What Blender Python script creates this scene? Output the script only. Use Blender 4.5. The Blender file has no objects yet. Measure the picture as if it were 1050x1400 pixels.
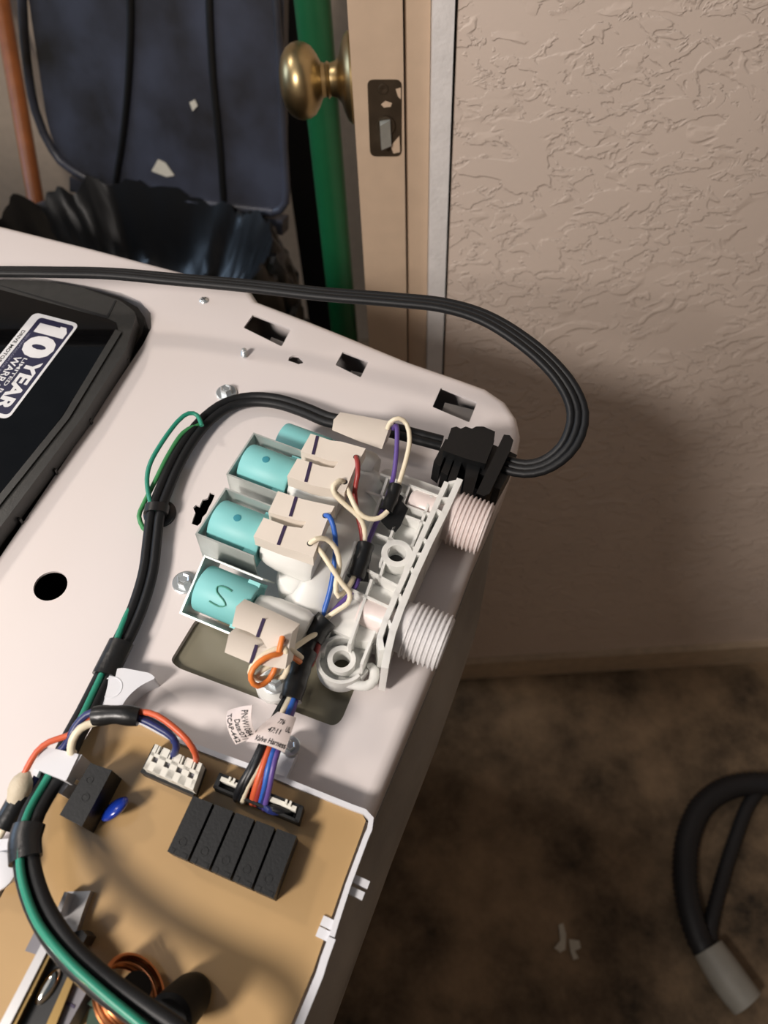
import bpy, bmesh, math, random
from mathutils import Vector, Matrix, noise
random.seed(7)
SC = bpy.context.scene
COL = SC.collection
V3 = Vector

# ------------------------------------------------------------------ camera
F = 1000.0                                    # focal length in pixels of a 1050 x 1400 frame
CAMH = 1.235
_d = V3((45, -783, -1000)).normalized()       # direction straight down, in camera axes
_Z = -_d
_Y = (V3((0, 0, -1)) - _Z * V3((0, 0, -1)).dot(_Z)).normalized()
_X = _Y.cross(_Z)
RC = Matrix((_X, _Y, _Z))                     # camera axes -> world axes
CAMP = V3((0, 0, CAMH))
cd = bpy.data.cameras.new('camera')
cam = bpy.data.objects.new('camera', cd)
COL.objects.link(cam)
cam.matrix_world = Matrix.Translation(CAMP) @ RC.to_4x4()
cd.sensor_fit = 'VERTICAL'
cd.sensor_height = 24.0
cd.lens = F / 1400 * 24.0
cd.clip_start = 0.01
cd.dof.use_dof = True
cd.dof.focus_distance = 0.37
cd.dof.aperture_fstop = 6.5
SC.camera = cam

# ------------------------------------------------------------------ light
w = bpy.data.worlds.new('World')
SC.world = w
w.use_nodes = True
w.node_tree.nodes['Background'].inputs[0].default_value = (0.74, 0.86, 1.0, 1)
w.node_tree.nodes['Background'].inputs[1].default_value = 0.10


def area(name, loc, target, size, power, color):
    l = bpy.data.lights.new(name, 'AREA')
    l.shape = 'DISK'
    l.size = size
    l.energy = power
    l.color = color
    o = bpy.data.objects.new(name, l)
    COL.objects.link(o)
    o.location = loc
    o.rotation_euler = (V3(target) - V3(loc)).to_track_quat('-Z', 'Y').to_euler()
    return o


area('work_lamp', (-0.56, -0.36, 1.58), (-0.05, 0.35, 0.92), 0.2, 10.5, (1.0, 0.915, 0.845))
area('overhead_fill', (-0.95, 0.05, 2.36), (-0.3, 0.3, 0.6), 1.5, 2.8, (1.0, 0.95, 0.92))  # added broad fill lamp, in place of light bounced around the room
area('hall_ceiling_lamp', (-0.95, 0.70, 2.05), (0.0, 0.5, 0.4), 0.16, 5.0, (1.0, 0.88, 0.77))
area('hall_daylight', (-2.4, 1.0, 1.7), (-0.35, 1.1, 0.95), 0.9, 13, (0.55, 0.74, 1.0))
SC.view_settings.view_transform = 'Standard'
SC.view_settings.look = 'None'
SC.view_settings.exposure = 0.1
SC.view_settings.gamma = 1.0
SC.view_settings.use_curve_mapping = False


# ------------------------------------------------------------------ from photograph to place
def ray(x, y):
    return RC @ V3((x - 525, -(y - 700), -F))


def onplane(x, y, p, n):
    r = ray(x, y)
    return CAMP + r * ((p - CAMP).dot(n) / r.dot(n))


def PZ(x, y, z):
    return onplane(x, y, V3((0, 0, z)), V3((0, 0, 1)))


def PY(x, y, yy):
    return onplane(x, y, V3((0, yy, 0)), V3((0, 1, 0)))


# frame of the washing machine: its top is leaning a few degrees
E3 = (RC @ V3((55, 630, 1000))).normalized()
O = PZ(560, 700, 0.92)


def W(x, y, h=0.0):                            # point h millimetres above the deck
    return onplane(x, y, O + E3 * (h * .001), E3)


E2 = (W(690, 667) - W(514, 1114)).normalized()
E1 = E2.cross(E3).normalized()
E2 = E3.cross(E1).normalized()


def LP(a, b, h):                               # deck coordinates in millimetres
    return O + (E1 * a + E2 * b + E3 * h) * .001


def ab(p):
    q = (p - O) * 1000
    return q.dot(E1), q.dot(E2), q.dot(E3)


# ------------------------------------------------------------------ materials
def lin(c):
    return tuple(((v / 255) / 12.92 if v / 255 <= .04045 else ((v / 255 + .055) / 1.055) ** 2.4) for v in c)


def mat(name, rgb, rough=.5, metal=0., var=.06, scale=60., bump=0., bscale=300., coat=0., trans=0., sss=0., rgb2=None, spec=.5, alpha=1.):
    m = bpy.data.materials.new(name)
    m.use_nodes = True
    nt = m.node_tree
    b = nt.nodes['Principled BSDF']
    c = lin(rgb)
    tc = nt.nodes.new('ShaderNodeTexCoord')
    n = nt.nodes.new('ShaderNodeTexNoise')
    n.inputs['Scale'].default_value = scale
    n.inputs['Detail'].default_value = 5
    nt.links.new(tc.outputs['Object'], n.inputs['Vector'])
    r = nt.nodes.new('ShaderNodeValToRGB')
    r.color_ramp.elements[0].position = .3
    r.color_ramp.elements[1].position = .7
    c2 = lin(rgb2) if rgb2 else tuple(v * (1 - var) for v in c)
    r.color_ramp.elements[0].color = (*c2, 1)
    r.color_ramp.elements[1].color = (*(c if rgb2 else tuple(min(1, v * (1 + var)) for v in c)), 1)
    nt.links.new(n.outputs[0], r.inputs[0])
    nt.links.new(r.outputs[0], b.inputs['Base Color'])
    b.inputs['Roughness'].default_value = rough
    b.inputs['Metallic'].default_value = metal
    b.inputs['Coat Weight'].default_value = coat
    b.inputs['Coat Roughness'].default_value = .12
    b.inputs['Specular IOR Level'].default_value = spec
    b.inputs['Transmission Weight'].default_value = trans
    if sss:
        b.inputs['Subsurface Weight'].default_value = sss
        b.inputs['Subsurface Radius'].default_value = (1, 1, 1)
        b.inputs['Subsurface Scale'].default_value = .004
    if bump:
        n2 = nt.nodes.new('ShaderNodeTexNoise')
        n2.inputs['Scale'].default_value = bscale
        n2.inputs['Detail'].default_value = 3
        nt.links.new(tc.outputs['Object'], n2.inputs['Vector'])
        bp = nt.nodes.new('ShaderNodeBump')
        bp.inputs['Strength'].default_value = bump
        bp.inputs['Distance'].default_value = .001
        nt.links.new(n2.outputs[0], bp.inputs['Height'])
        nt.links.new(bp.outputs[0], b.inputs['Normal'])
    return m


def ramp(nt, src, p0, p1, c0=(0, 0, 0, 1), c1=(1, 1, 1, 1)):
    r = nt.nodes.new('ShaderNodeValToRGB')
    r.color_ramp.elements[0].position = p0
    r.color_ramp.elements[1].position = p1
    r.color_ramp.elements[0].color = c0
    r.color_ramp.elements[1].color = c1
    nt.links.new(src, r.inputs[0])
    return r.outputs[0]


def knockdown(name, rgb):
    m = mat(name, rgb, .55, var=.03, scale=6)
    nt = m.node_tree
    b = nt.nodes['Principled BSDF']
    tc = nt.nodes.new('ShaderNodeTexCoord')

    def noi(sc, det, dist=0.):
        n = nt.nodes.new('ShaderNodeTexNoise')
        n.inputs['Scale'].default_value = sc
        n.inputs['Detail'].default_value = det
        n.inputs['Roughness'].default_value = .55
        n.inputs['Distortion'].default_value = dist
        mp = nt.nodes.new('ShaderNodeMapping')
        mp.inputs['Rotation'].default_value = (0, math.radians(28), 0)
        mp.inputs['Scale'].default_value = (.62, 1, 1)
        nt.links.new(tc.outputs['Object'], mp.inputs[0])
        nt.links.new(mp.outputs[0], n.inputs['Vector'])
        return n.outputs[0]
    # splats flattened by the trowel, with a finer orange-peel between them
    a = ramp(nt, noi(80, 4, .6), .49, .535)
    c = ramp(nt, noi(22, 2.5, .3), .38, .46)
    mul = nt.nodes.new('ShaderNodeMath')
    mul.operation = 'MULTIPLY'
    nt.links.new(a, mul.inputs[0])
    nt.links.new(c, mul.inputs[1])
    big = ramp(nt, noi(26, 3.5, .8), .57, .60)
    mx = nt.nodes.new('ShaderNodeMath')
    mx.operation = 'MAXIMUM'
    nt.links.new(mul.outputs[0], mx.inputs[0])
    nt.links.new(big, mx.inputs[1])
    fine = nt.nodes.new('ShaderNodeMath')
    fine.operation = 'MULTIPLY'
    fine.inputs[1].default_value = .12
    nt.links.new(noi(260, 2), fine.inputs[0])
    ad = nt.nodes.new('ShaderNodeMath')
    nt.links.new(mx.outputs[0], ad.inputs[0])
    nt.links.new(fine.outputs[0], ad.inputs[1])
    bp = nt.nodes.new('ShaderNodeBump')
    bp.inputs['Strength'].default_value = .6
    bp.inputs['Distance'].default_value = .0014
    nt.links.new(ad.outputs[0], bp.inputs['Height'])
    nt.links.new(bp.outputs[0], b.inputs['Normal'])
    return m


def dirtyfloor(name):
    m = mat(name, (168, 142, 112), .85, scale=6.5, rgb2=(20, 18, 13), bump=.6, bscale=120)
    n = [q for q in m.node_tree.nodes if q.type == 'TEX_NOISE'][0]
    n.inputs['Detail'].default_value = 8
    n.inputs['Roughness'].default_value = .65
    return m


M = dict(
    wall=knockdown('knockdown_plaster', (224, 207, 194)),
    wallb=mat('plaster', (190, 172, 152), .6, bump=.3),
    floor=dirtyfloor('stained_floor'),
    cream=mat('cream_paint', (205, 180, 155), .45, var=.04, bump=.1, bscale=60),
    greywhite=mat('white_paint', (232, 228, 226), .6, var=.06, bump=.5, bscale=250),
    basep=mat('baseboard_paint', (190, 170, 145), .5, var=.1),
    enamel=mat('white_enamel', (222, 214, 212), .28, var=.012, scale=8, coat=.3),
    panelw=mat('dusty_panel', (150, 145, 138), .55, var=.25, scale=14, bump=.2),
    dark=mat('dark_cavity', (14, 14, 15), .7),  # black in place of shade inside holes, slots and gaps
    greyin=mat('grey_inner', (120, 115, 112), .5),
    olive=mat('olive_recess', (122, 117, 100), .3, var=.1, scale=30),
    lidf=mat('charcoal_plastic', (48, 48, 47), .42, var=.12, scale=200, bump=.1, bscale=900),
    lidd=mat('black_plastic', (18, 18, 19), .38),
    glass=mat('black_glass', (9, 9, 10), .07, coat=.4, var=.2),
    stkw=mat('sticker_white', (222, 222, 224), .4),
    stkb=mat('sticker_navy', (38, 38, 66), .4),
    stkk=mat('print_black', (25, 25, 25), .5),
    stkg=mat('print_grey', (140, 140, 158), .5),
    cord=mat('cord_rubber', (21, 22, 24), .5, var=.1, bump=.1, spec=.3),
    rubber=mat('strain_rubber', (15, 16, 17), .42, bump=.15, spec=.45),
    ink=mat('black_epoxy', (7, 7, 8), .6, spec=.2),
    tape=mat('electrical_tape', (20, 21, 22), .36, bump=.35, bscale=160),
    zinc=mat('zinc', (205, 210, 212), .3, .75, var=.1),
    steel=mat('steel_bracket', (202, 208, 204), .36, .55, var=.12),
    teal=mat('teal_resin', (126, 194, 194), .5, var=.05, scale=40),
    teald=mat('teal_dimple', (56, 138, 152), .5),
    greent=mat('green_stain', (70, 140, 120), .5),
    conn=mat('connector_plastic', (226, 216, 204), .45, var=.03),
    connw=mat('connector_white', (224, 222, 212), .4, var=.03),
    mark=mat('purple_marker', (52, 40, 72), .5),
    valve=mat('milky_plastic', (232, 232, 228), .32, var=.02, trans=.06, sss=.3),
    thread=mat('thread_plastic', (226, 224, 224), .36, var=.02, trans=.12, sss=.3),
    pink=mat('pinkish_plastic', (230, 217, 213), .36, var=.02, trans=.1, sss=.3),
    hous=mat('housing_white', (216, 217, 222), .35, var=.02),
    amber=mat('amber_potting', (184, 152, 108), .24, var=.08, scale=12, coat=.3, rgb2=(168, 138, 96)),
    relay=mat('relay_plastic', (20, 21, 22), .5, var=.1, scale=300, bump=.1, bscale=900),
    blue=mat('blue_epoxy', (22, 52, 150), .25, coat=.4),
    copper=mat('copper', (200, 128, 82), .28, 1.),
    chrome=mat('chrome', (220, 218, 210), .12, 1.),
    gold=mat('brassy', (170, 140, 90), .3, 1.),
    greyc=mat('grey_component', (112, 110, 116), .5),
    alu=mat('aluminium', (198, 196, 196), .35, .8),
    pcb=mat('pcb_green', (28, 60, 40), .4),
    w_white=mat('wire_cream', (226, 214, 188), .42),
    w_red=mat('wire_red', (150, 52, 48), .42),
    w_blue=mat('wire_blue', (42, 92, 176), .42),
    w_navy=mat('wire_navy', (34, 44, 98), .42),
    w_purple=mat('wire_purple', (92, 70, 140), .42),
    w_orange=mat('wire_orange', (226, 126, 56), .42),
    w_rust=mat('wire_vermilion', (205, 92, 56), .42),
    w_black=mat('wire_black', (22, 23, 26), .42),
    w_green=mat('wire_green', (34, 132, 108), .4),
    w_grass=mat('wire_grass', (64, 138, 84), .4),
    paper=mat('label_paper', (206, 194, 190), .5),
    tan=mat('splice_wrap', (190, 178, 156), .6, bump=.4),
    brass=mat('antique_brass', (166, 146, 108), .34, 1., var=.18, scale=30),
    bronze=mat('bronze_plate', (86, 74, 60), .4, .7, var=.2),
    binp=mat('bin_plastic', (64, 68, 82), .38, rgb2=(34, 31, 28), scale=11, bump=.2),  # bluish tone mixed in for cool reflections, over the dusty brown
    bag=mat('bag_film', (12, 12, 13), .3, spec=.35),
    green=mat('green_pole', (16, 84, 50), .4),
    wood=mat('orange_wood', (150, 86, 42), .4, var=.2, scale=30),
    hose=mat('hose_rubber', (30, 30, 33), .55),
    hosew=mat('hose_cuff', (150, 148, 140), .55),
    scrap=mat('paper_scrap', (200, 195, 180), .7),
)


# ------------------------------------------------------------------ objects
ROOT = {}


def tag(o, label=None, cat=None, group=None, kind=None):
    for k, v in (('label', label), ('category', cat), ('group', group), ('kind', kind)):
        if v:
            o[k] = v
    return o


def thing(name, loc, label, cat, group=None):
    o = bpy.data.objects.new(name, None)
    o.empty_display_size = .02
    COL.objects.link(o)
    o.location = loc
    ROOT[o] = V3(loc)
    return tag(o, label, cat, group)


def obj(name, bm, mats, parent=None, label=None, cat=None, kind=None, group=None, smooth=True, angle=38, bevel=0.):
    if not isinstance(mats, (list, tuple)):
        mats = [mats]
    if bevel:
        es = [e for e in bm.edges if len(e.link_faces) == 2 and e.calc_face_angle(0) > .5]
        if es:
            bmesh.ops.bevel(bm, geom=es, offset=bevel * .001, segments=2, affect='EDGES', clamp_overlap=True)
    bmesh.ops.recalc_face_normals(bm, faces=bm.faces[:]) if name not in OPEN else None
    if parent:
        base = ROOT[parent]
    else:
        lo = V3([min(v.co[i] for v in bm.verts) for i in range(3)])
        hi = V3([max(v.co[i] for v in bm.verts) for i in range(3)])
        base = V3(((lo.x + hi.x) / 2, (lo.y + hi.y) / 2, lo.z))
    bmesh.ops.translate(bm, verts=bm.verts[:], vec=-base)
    me = bpy.data.meshes.new(name)
    bm.to_mesh(me)
    bm.free()
    for m in mats:
        me.materials.append(M[m])
    if smooth:
        for p in me.polygons:
            p.use_smooth = True
        me.set_sharp_from_angle(angle=math.radians(angle))
    o = bpy.data.objects.new(name, me)
    COL.objects.link(o)
    if parent:
        o.parent = parent
    else:
        o.location = base
    ROOT[o] = base
    return tag(o, label, cat, group, kind)


OPEN = set()
BM = bmesh.new


def faces(bm, vs, fs, mi=0):
    bv = [bm.verts.new(v) for v in vs]
    for f in fs:
        try:
            bm.faces.new([bv[i] for i in f]).material_index = mi
        except ValueError:
            pass


def hull8(bm, a, b, mi=0):                     # two loops of equal length -> closed solid
    n = len(a)
    faces(bm, list(a) + list(b), [tuple(range(n)), tuple(range(2 * n - 1, n - 1, -1))] +
          [(i, i + n, (i + 1) % n + n, (i + 1) % n) for i in range(n)], mi)


def prism(bm, px, top, bot, ext=None, mi=0):   # outline seen in the photo at height top, carried down to bot
    a = [W(x, y, top) for x, y in px]
    e = ext if ext else E3 * ((bot - top) * .001)
    hull8(bm, a, [p + e for p in a], mi)


def lprism(bm, pts, top, bot, mi=0):           # outline in deck millimetres
    hull8(bm, [LP(a, b, top) for a, b in pts], [LP(a, b, bot) for a, b in pts], mi)


def box(bm, c, u, v, w, su, sv, sw, mi=0):
    c, s = V3(c), .0005
    q = lambda i, j, k: c + u * (i * su * s) + v * (j * sv * s) + w * (k * sw * s)
    hull8(bm, [q(-1, -1, 1), q(1, -1, 1), q(1, 1, 1), q(-1, 1, 1)], [q(-1, -1, -1), q(1, -1, -1), q(1, 1, -1), q(-1, 1, -1)], mi)


def perp(t):
    s = t.cross(V3((0, 0, 1)))
    if s.length < .05:
        s = t.cross(V3((0, 1, 0)))
    s.normalize()
    return s, s.cross(t).normalized()


def lathe(bm, p0, axis, prof, n=24, mi=0, cap=True):   # prof: (along mm, radius mm)
    axis = axis.normalized()
    s, u = perp(axis)
    rings = []
    for d, r in prof:
        c = p0 + axis * (d * .001)
        rings.append([bm.verts.new(c + (s * math.cos(2 * math.pi * k / n) + u * math.sin(2 * math.pi * k / n)) * (max(r, .01) * .001)) for k in range(n)])
    for a, b in zip(rings, rings[1:]):
        for k in range(n):
            bm.faces.new((a[k], a[(k + 1) % n], b[(k + 1) % n], b[k])).material_index = mi
    if cap:
        bm.faces.new(rings[0][::-1]).material_index = mi
        bm.faces.new(rings[-1]).material_index = mi


def spline(pts, step=.003):
    P = [V3(p) for p in pts]
    P = [P[0] * 2 - P[1]] + P + [P[-1] * 2 - P[-2]]
    out = []
    for i in range(1, len(P) - 2):
        p0, p1, p2, p3 = P[i - 1:i + 3]
        n = max(2, int((p2 - p1).length / step))
        for k in range(n):
            t = k / n
            out.append(.5 * ((2 * p1) + (p2 - p0) * t + (2 * p0 - 5 * p1 + 4 * p2 - p3) * t * t + (3 * p1 - p0 - 3 * p2 + p3) * t ** 3))
    out.append(P[-2])
    return out


def tube(bm, pts, r, n=8, mi=0, step=.003, prof=None, up=None, rf=None):
    """round tube of radius r (mm), or a swept profile prof of (side, up) mm with a fixed up vector"""
    P = spline(pts, step)
    rings = []
    s_prev = None
    for i, p in enumerate(P):
        t = (P[min(i + 1, len(P) - 1)] - P[max(i - 1, 0)]).normalized()
        if up is not None:
            uu = up(i / (len(P) - 1)) if callable(up) else up
            s = t.cross(uu).normalized()
        elif s_prev is None:
            s = perp(t)[0]
        else:
            s = (s_prev - t * s_prev.dot(t)).normalized()
        s_prev = s
        u = s.cross(t).normalized()
        k = rf(i, i / (len(P) - 1)) if rf else 1.
        if prof:
            q = [p + (s * a + u * b) * (.001 * k) for a, b in prof]
        else:
            q = [p + (s * math.cos(2 * math.pi * j / n) + u * math.sin(2 * math.pi * j / n)) * (r * .001 * k) for j in range(n)]
        rings.append([bm.verts.new(v) for v in q])
    m = len(rings[0])
    for a, b in zip(rings, rings[1:]):
        for k in range(m):
            bm.faces.new((a[k], a[(k + 1) % m], b[(k + 1) % m], b[k])).material_index = mi
    bm.faces.new(rings[0][::-1]).material_index = mi
    bm.faces.new(rings[-1]).material_index = mi


def path(*pts):
    return [W(*p) for p in pts]


def trilobe(half, r, k=3, n=7):                # section of a flat ribbed cord: k cores side by side
    cs = [(-half + 2 * half * i / (k - 1)) for i in range(k)]
    top = []
    for c in cs:
        for j in range(n):
            a = math.pi - math.pi * (j + .5) / n
            top.append((c + r * math.cos(a), r * math.sin(a)))
    return top + [(x, -y) for x, y in reversed(top)]


def rounded(px, r, n=5):                       # round the corners of a pixel polygon
    out = []
    m = len(px)
    for i in range(m):
        p, a, b = V3((*px[i], 0)), V3((*px[i - 1], 0)), V3((*px[(i + 1) % m], 0))
        rr = r[i] if isinstance(r, (list, tuple)) else r
        if rr <= 0:
            out.append((p.x, p.y))
            continue
        da, db = (a - p), (b - p)
        p0 = p + da.normalized() * min(rr, da.length * .49)
        p1 = p + db.normalized() * min(rr, db.length * .49)
        for k in range(n + 1):
            t = k / n
            q = p0 * (1 - t) ** 2 + p * 2 * t * (1 - t) + p1 * t * t
            out.append((q.x, q.y))
    return out


def circ_ab(a, b, r, n=20):
    return [(a + r * math.cos(2 * math.pi * k / n), b + r * math.sin(2 * math.pi * k / n)) for k in range(n)]


def text_verts(body, bold=0.):
    cu = bpy.data.curves.new('lettering', 'FONT')
    cu.body = body
    cu.size = 1
    cu.resolution_u = 3
    cu.offset = bold
    o = bpy.data.objects.new('lettering', cu)
    COL.objects.link(o)
    dg = bpy.context.evaluated_depsgraph_get()
    me = bpy.data.meshes.new_from_object(o.evaluated_get(dg))
    vs = [v.co.copy() for v in me.vertices]
    fs = [tuple(p.vertices) for p in me.polygons]
    bpy.data.objects.remove(o)
    bpy.data.curves.remove(cu)
    bpy.data.meshes.remove(me)
    return vs, fs


def put_text(bm, body, u0, u1, v0, v1, fn, mi, bold=0.):
    vs, fs = text_verts(body, bold)
    xs = [v.x for v in vs]
    ys = [v.y for v in vs]
    a, b, c, d = min(xs), max(xs), min(ys), max(ys)
    faces(bm, [fn(u0 + (v.x - a) / (b - a) * (u1 - u0), v0 + (v.y - c) / (d - c) * (v1 - v0)) for v in vs], fs, mi)


# ================================================================== SETTING
WY = 0.585                                     # the textured wall faces the camera here
XW = PY(614, 200, WY).x


def slab(name, x0, x1, y0, y1, z0, z1, m, **k):
    bm = BM()
    hull8(bm, [V3((x0, y0, z1)), V3((x1, y0, z1)), V3((x1, y1, z1)), V3((x0, y1, z1))],
          [V3((x0, y0, z0)), V3((x1, y0, z0)), V3((x1, y1, z0)), V3((x0, y1, z0))])
    return obj(name, bm, m, **k)


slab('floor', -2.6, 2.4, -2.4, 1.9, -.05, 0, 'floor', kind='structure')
xs_ = [PY(x, 200, WY).x for x in (494, 553, 588, 614.5, 619)]
slab('wall_right', xs_[4], 2.4, WY, WY + .115, 0, 2.4, 'wall', kind='structure')
slab('wall_back', -2.6, 2.4, 1.55, 1.65, 0, 2.4, 'wallb', kind='structure')
slab('wall_near', -2.6, 1.7, -1.35, -1.25, 0, 2.4, 'wallb', kind='structure')
slab('wall_side', 1.6, 1.7, -1.25, WY, 0, 2.4, 'wallb', kind='structure')
slab('baseboard_right', xs_[4], 2.4, WY - .012, WY, 0, .062, 'basep', kind='structure', bevel=2)
slab('trim_1', xs_[1] + .0015, xs_[2] - .0005, WY + .004, WY + .03, 0, 2.1, 'cream', kind='structure', bevel=2)
slab('trim_2', xs_[2], xs_[3], WY - .004, WY + .05, 0, 2.1, 'greywhite', kind='structure', bevel=1.5)
slab('dark_gap', xs_[3] - .002, xs_[4] + .002, WY + .006, WY + .06, 0, 2.1, 'dark', kind='structure')  # black strip painting the shade of the gap beside the wall

# open door seen on its edge
door = thing('door_1', (xs_[0], WY, 0), 'cream painted door standing open, seen on its latch edge', 'door')
door['kind'] = 'structure'
for k_ in ('label', 'category'):
    del door[k_]
bm = BM()
x0, x1 = xs_[0] - .004, xs_[1]
hull8(bm, [V3((x0, WY, 2.03)), V3((x1, WY, 2.03)), V3((x1, WY + .76, 2.03)), V3((x0 + .0, WY + .76, 2.03))],
      [V3((x0, WY, .012)), V3((x1, WY, .012)), V3((x1, WY + .76, .012)), V3((x0 + .0, WY + .76, .012))])
obj('door_slab', bm, 'cream', door, bevel=1.5)
pc = [PY(x, y, WY - .0006) for x, y in rounded([(502, 109), (549, 109), (549, 214), (506, 214)], 9)]
bm = BM()
hull8(bm, pc, [p + V3((0, .002, 0)) for p in pc])
plate = obj('latch_plate', bm, 'bronze', door, label='bronze latch plate with paint smears')
bm = BM()
lathe(bm, PY(524, 122, WY - .0006), V3((0, -1, 0)), [(0, 4), (.6, 3.6), (.7, 1.2), (.3, .1)], 14)
obj('screw', bm, 'bronze', plate)
lc = PY(527, 172, WY - .001)
bm = BM()
lathe(bm, lc, V3((0, -1, 0)), [(0, 7.4), (1.2, 7.4), (1.2, 6.2), (.4, 6.0)], 20)
obj('latch_collar', bm, 'bronze', plate)
bm = BM()
pr = [PY(x, y, WY - .0012) for x, y in ((519, 165), (533, 163), (535, 198), (521, 198))]
hull8(bm, [p + V3((0, -.009 if i in (0, 3) else -.002, 0)) for i, p in enumerate(pr)], pr)
obj('latch_bolt', bm, 'steel', plate, bevel=.8)
for px_ in ([(527, 138), (536, 141), (534, 146), (525, 147), (521, 143)], [(541, 122), (548, 120), (548, 136), (544, 132)], [(534, 200), (546, 186), (547, 208), (538, 210)]):
    bm = BM()
    q = [PY(x, y, WY - .0009) for x, y in px_]
    hull8(bm, q, [p + V3((0, .0006, 0)) for p in q])
    obj('paint_smear', bm, 'cream', plate)
# knob on the hidden face, pointing left
kz = PY(470, 108, WY + .06)
kc = V3((x0, WY + .06, kz.z))
bm = BM()
lathe(bm, kc, V3((-1, 0, 0)), [(0, 33), (2, 33), (5, 30.5), (8, 24), (10, 17), (13, 13.5), (18, 12), (20, 13.5), (22, 12), (25, 13),
                               (28, 19), (32, 24.5), (37, 27.2), (42, 28), (47, 27), (52, 24), (56, 18.5), (58.5, 10), (59, .1)], 40)
obj('knob', bm, 'brass', door, label='antique brass round door knob')

# ================================================================== WASHING MACHINE
wm = thing('washing_machine', V3((O.x - .2, O.y - .1, 0)), 'white top-loading washing machine with its rear console opened and wiring exposed', 'washing machine')
outl_px = [(-160, 262), (0, 304), (130, 336), (256, 369), (344, 394), (353, 408), (420, 433), (480, 457), (560, 490), (630, 514), (666, 527), (694, 546), (709, 568), (714, 592), (708, 625),
           (694, 662), (655, 750), (625, 832), (594, 915), (558, 1002), (514, 1108)]
outl = [ab(W(x, y, 0))[:2] for x, y in outl_px]
ar, br = outl[-1]
outl += [(ar + 1, br - 120), (ar + 2, br - 380), (outl[0][0] - 380, br - 380), (outl[0][0] - 380, outl[0][1] + 2)]


def inset(poly, d):
    out = []
    n = len(poly)
    for i in range(n):
        p, a, b = V3((*poly[i], 0)), V3((*poly[i - 1], 0)), V3((*poly[(i + 1) % n], 0))
        t = ((p - a).normalized() + (b - p).normalized()).normalized()
        nrm = V3((t.y, -t.x, 0))                # inward for clockwise loops
        q = p + nrm * d
        out.append((q.x, q.y))
    return out


holes_px = [
    rounded([(345.7, 430), (397.7, 450), (385, 473.7), (332.9, 448)], 2),
    rounded([(468.6, 480.6), (504, 494), (493, 516), (458.6, 499)], 2),
    rounded([(602.9, 529.7), (652.2, 550), (641.4, 577.4), (591.2, 556.3)], 2),
    [(395, 489), (400, 486), (408, 487), (413, 492), (415, 496), (408, 498), (400, 495), (394, 493)],
    [(287, 673), (294, 676), (290, 686), (286, 693), (282, 702), (277, 707), (275, 714), (270, 719), (262, 716), (264, 709), (267, 701), (264, 694), (268, 690), (273, 692), (277, 683), (284, 681)],
    rounded([(268, 846), (233, 903), (243, 913), (456, 993), (467, 985), (500, 905), (340, 842)], [8, 6, 8, 8, 8, 8, 4]),
    # opening under the lid
    [(-420, 330), (-60, 376), (60, 381), (120, 391), (165, 400), (192, 412), (206, 428), (207, 448), (196, 470), (-150, 985), (-420, 1385)],
]
bm = BM()
loops = []


def addloop(pts, h):
    vs = [bm.verts.new(LP(a, b, h)) for a, b in pts]
    es = [bm.edges.new((vs[i], vs[(i + 1) % len(vs)])) for i in range(len(vs))]
    return vs, es


inn = inset(outl, 7)
lv, le = addloop(inn, 0)
alle = list(le)
hv = []
for h in holes_px:
    v_, e_ = addloop([ab(W(x, y, 0))[:2] for x, y in h], 0)
    alle += e_
    hv.append(v_)
rc_ = ab(W(69, 801))
v_, e_ = addloop(circ_ab(rc_[0], rc_[1], 8.2, 28), 0)
alle += e_
hv.append(v_)
bmesh.ops.triangle_fill(bm, use_beauty=True, use_dissolve=False, edges=alle, normal=E3)


def skirt(vs, rings):
    prev = vs
    for pts, h in rings:
        cur = [bm.verts.new(LP(a, b, h)) for a, b in pts]
        n = len(cur)
        for i in range(n):
            bm.faces.new((prev[i], prev[(i + 1) % n], cur[(i + 1) % n], cur[i]))
        prev = cur


skirt(lv, [(inset(outl, 7 - 7 * math.sin(t)), -7 * (1 - math.cos(t))) for t in (.4, .8, 1.2, math.pi / 2)] + [(outl, -46), (inset(outl, 2), -46)])
for k, v_ in enumerate(hv):
    dep = {5: -7, 6: -24}.get(k, -1.4)
    skirt(v_, [([ab(v.co)[:2] for v in v_], dep)])
obj('top_deck', bm, 'enamel', wm, angle=50)
# recess floor under the valve, and inner ledge below the rear slots
bm = BM()
lprism(bm, [ab(W(x, y, 0))[:2] for x, y in rounded([(262, 840), (226, 905), (240, 918), (460, 1000), (474, 988), (506, 903), (340, 836)], 6)], -3.5, -9)
obj('recess_floor', bm, 'olive', wm)
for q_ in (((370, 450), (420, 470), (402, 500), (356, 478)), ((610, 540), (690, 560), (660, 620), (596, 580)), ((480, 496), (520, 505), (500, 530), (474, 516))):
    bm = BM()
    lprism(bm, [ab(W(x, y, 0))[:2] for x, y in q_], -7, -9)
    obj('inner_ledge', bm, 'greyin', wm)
# cabinet below the deck
cab = inset(outl, 7)
zmin = min(LP(a, b, 0).z for a, b in cab)
bm = BM()
dep = -(zmin - .012) * 1000 / E3.z
hull8(bm, [LP(a, b, -46.5) for a, b in inset(outl, 5)], [LP(a, b, dep) for a, b in cab])
bmesh.ops.delete(bm, geom=[f for f in bm.faces if len(f.verts) > 5], context='FACES_ONLY')
hull8(bm, [LP(a, b, -60) for a, b in inset(outl, 8)], [LP(a, b, -62) for a, b in inset(outl, 8)], 1)  # black sheet painting the darkness seen through the deck holes
obj('cabinet', bm, ['panelw', 'dark'], wm)
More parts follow.
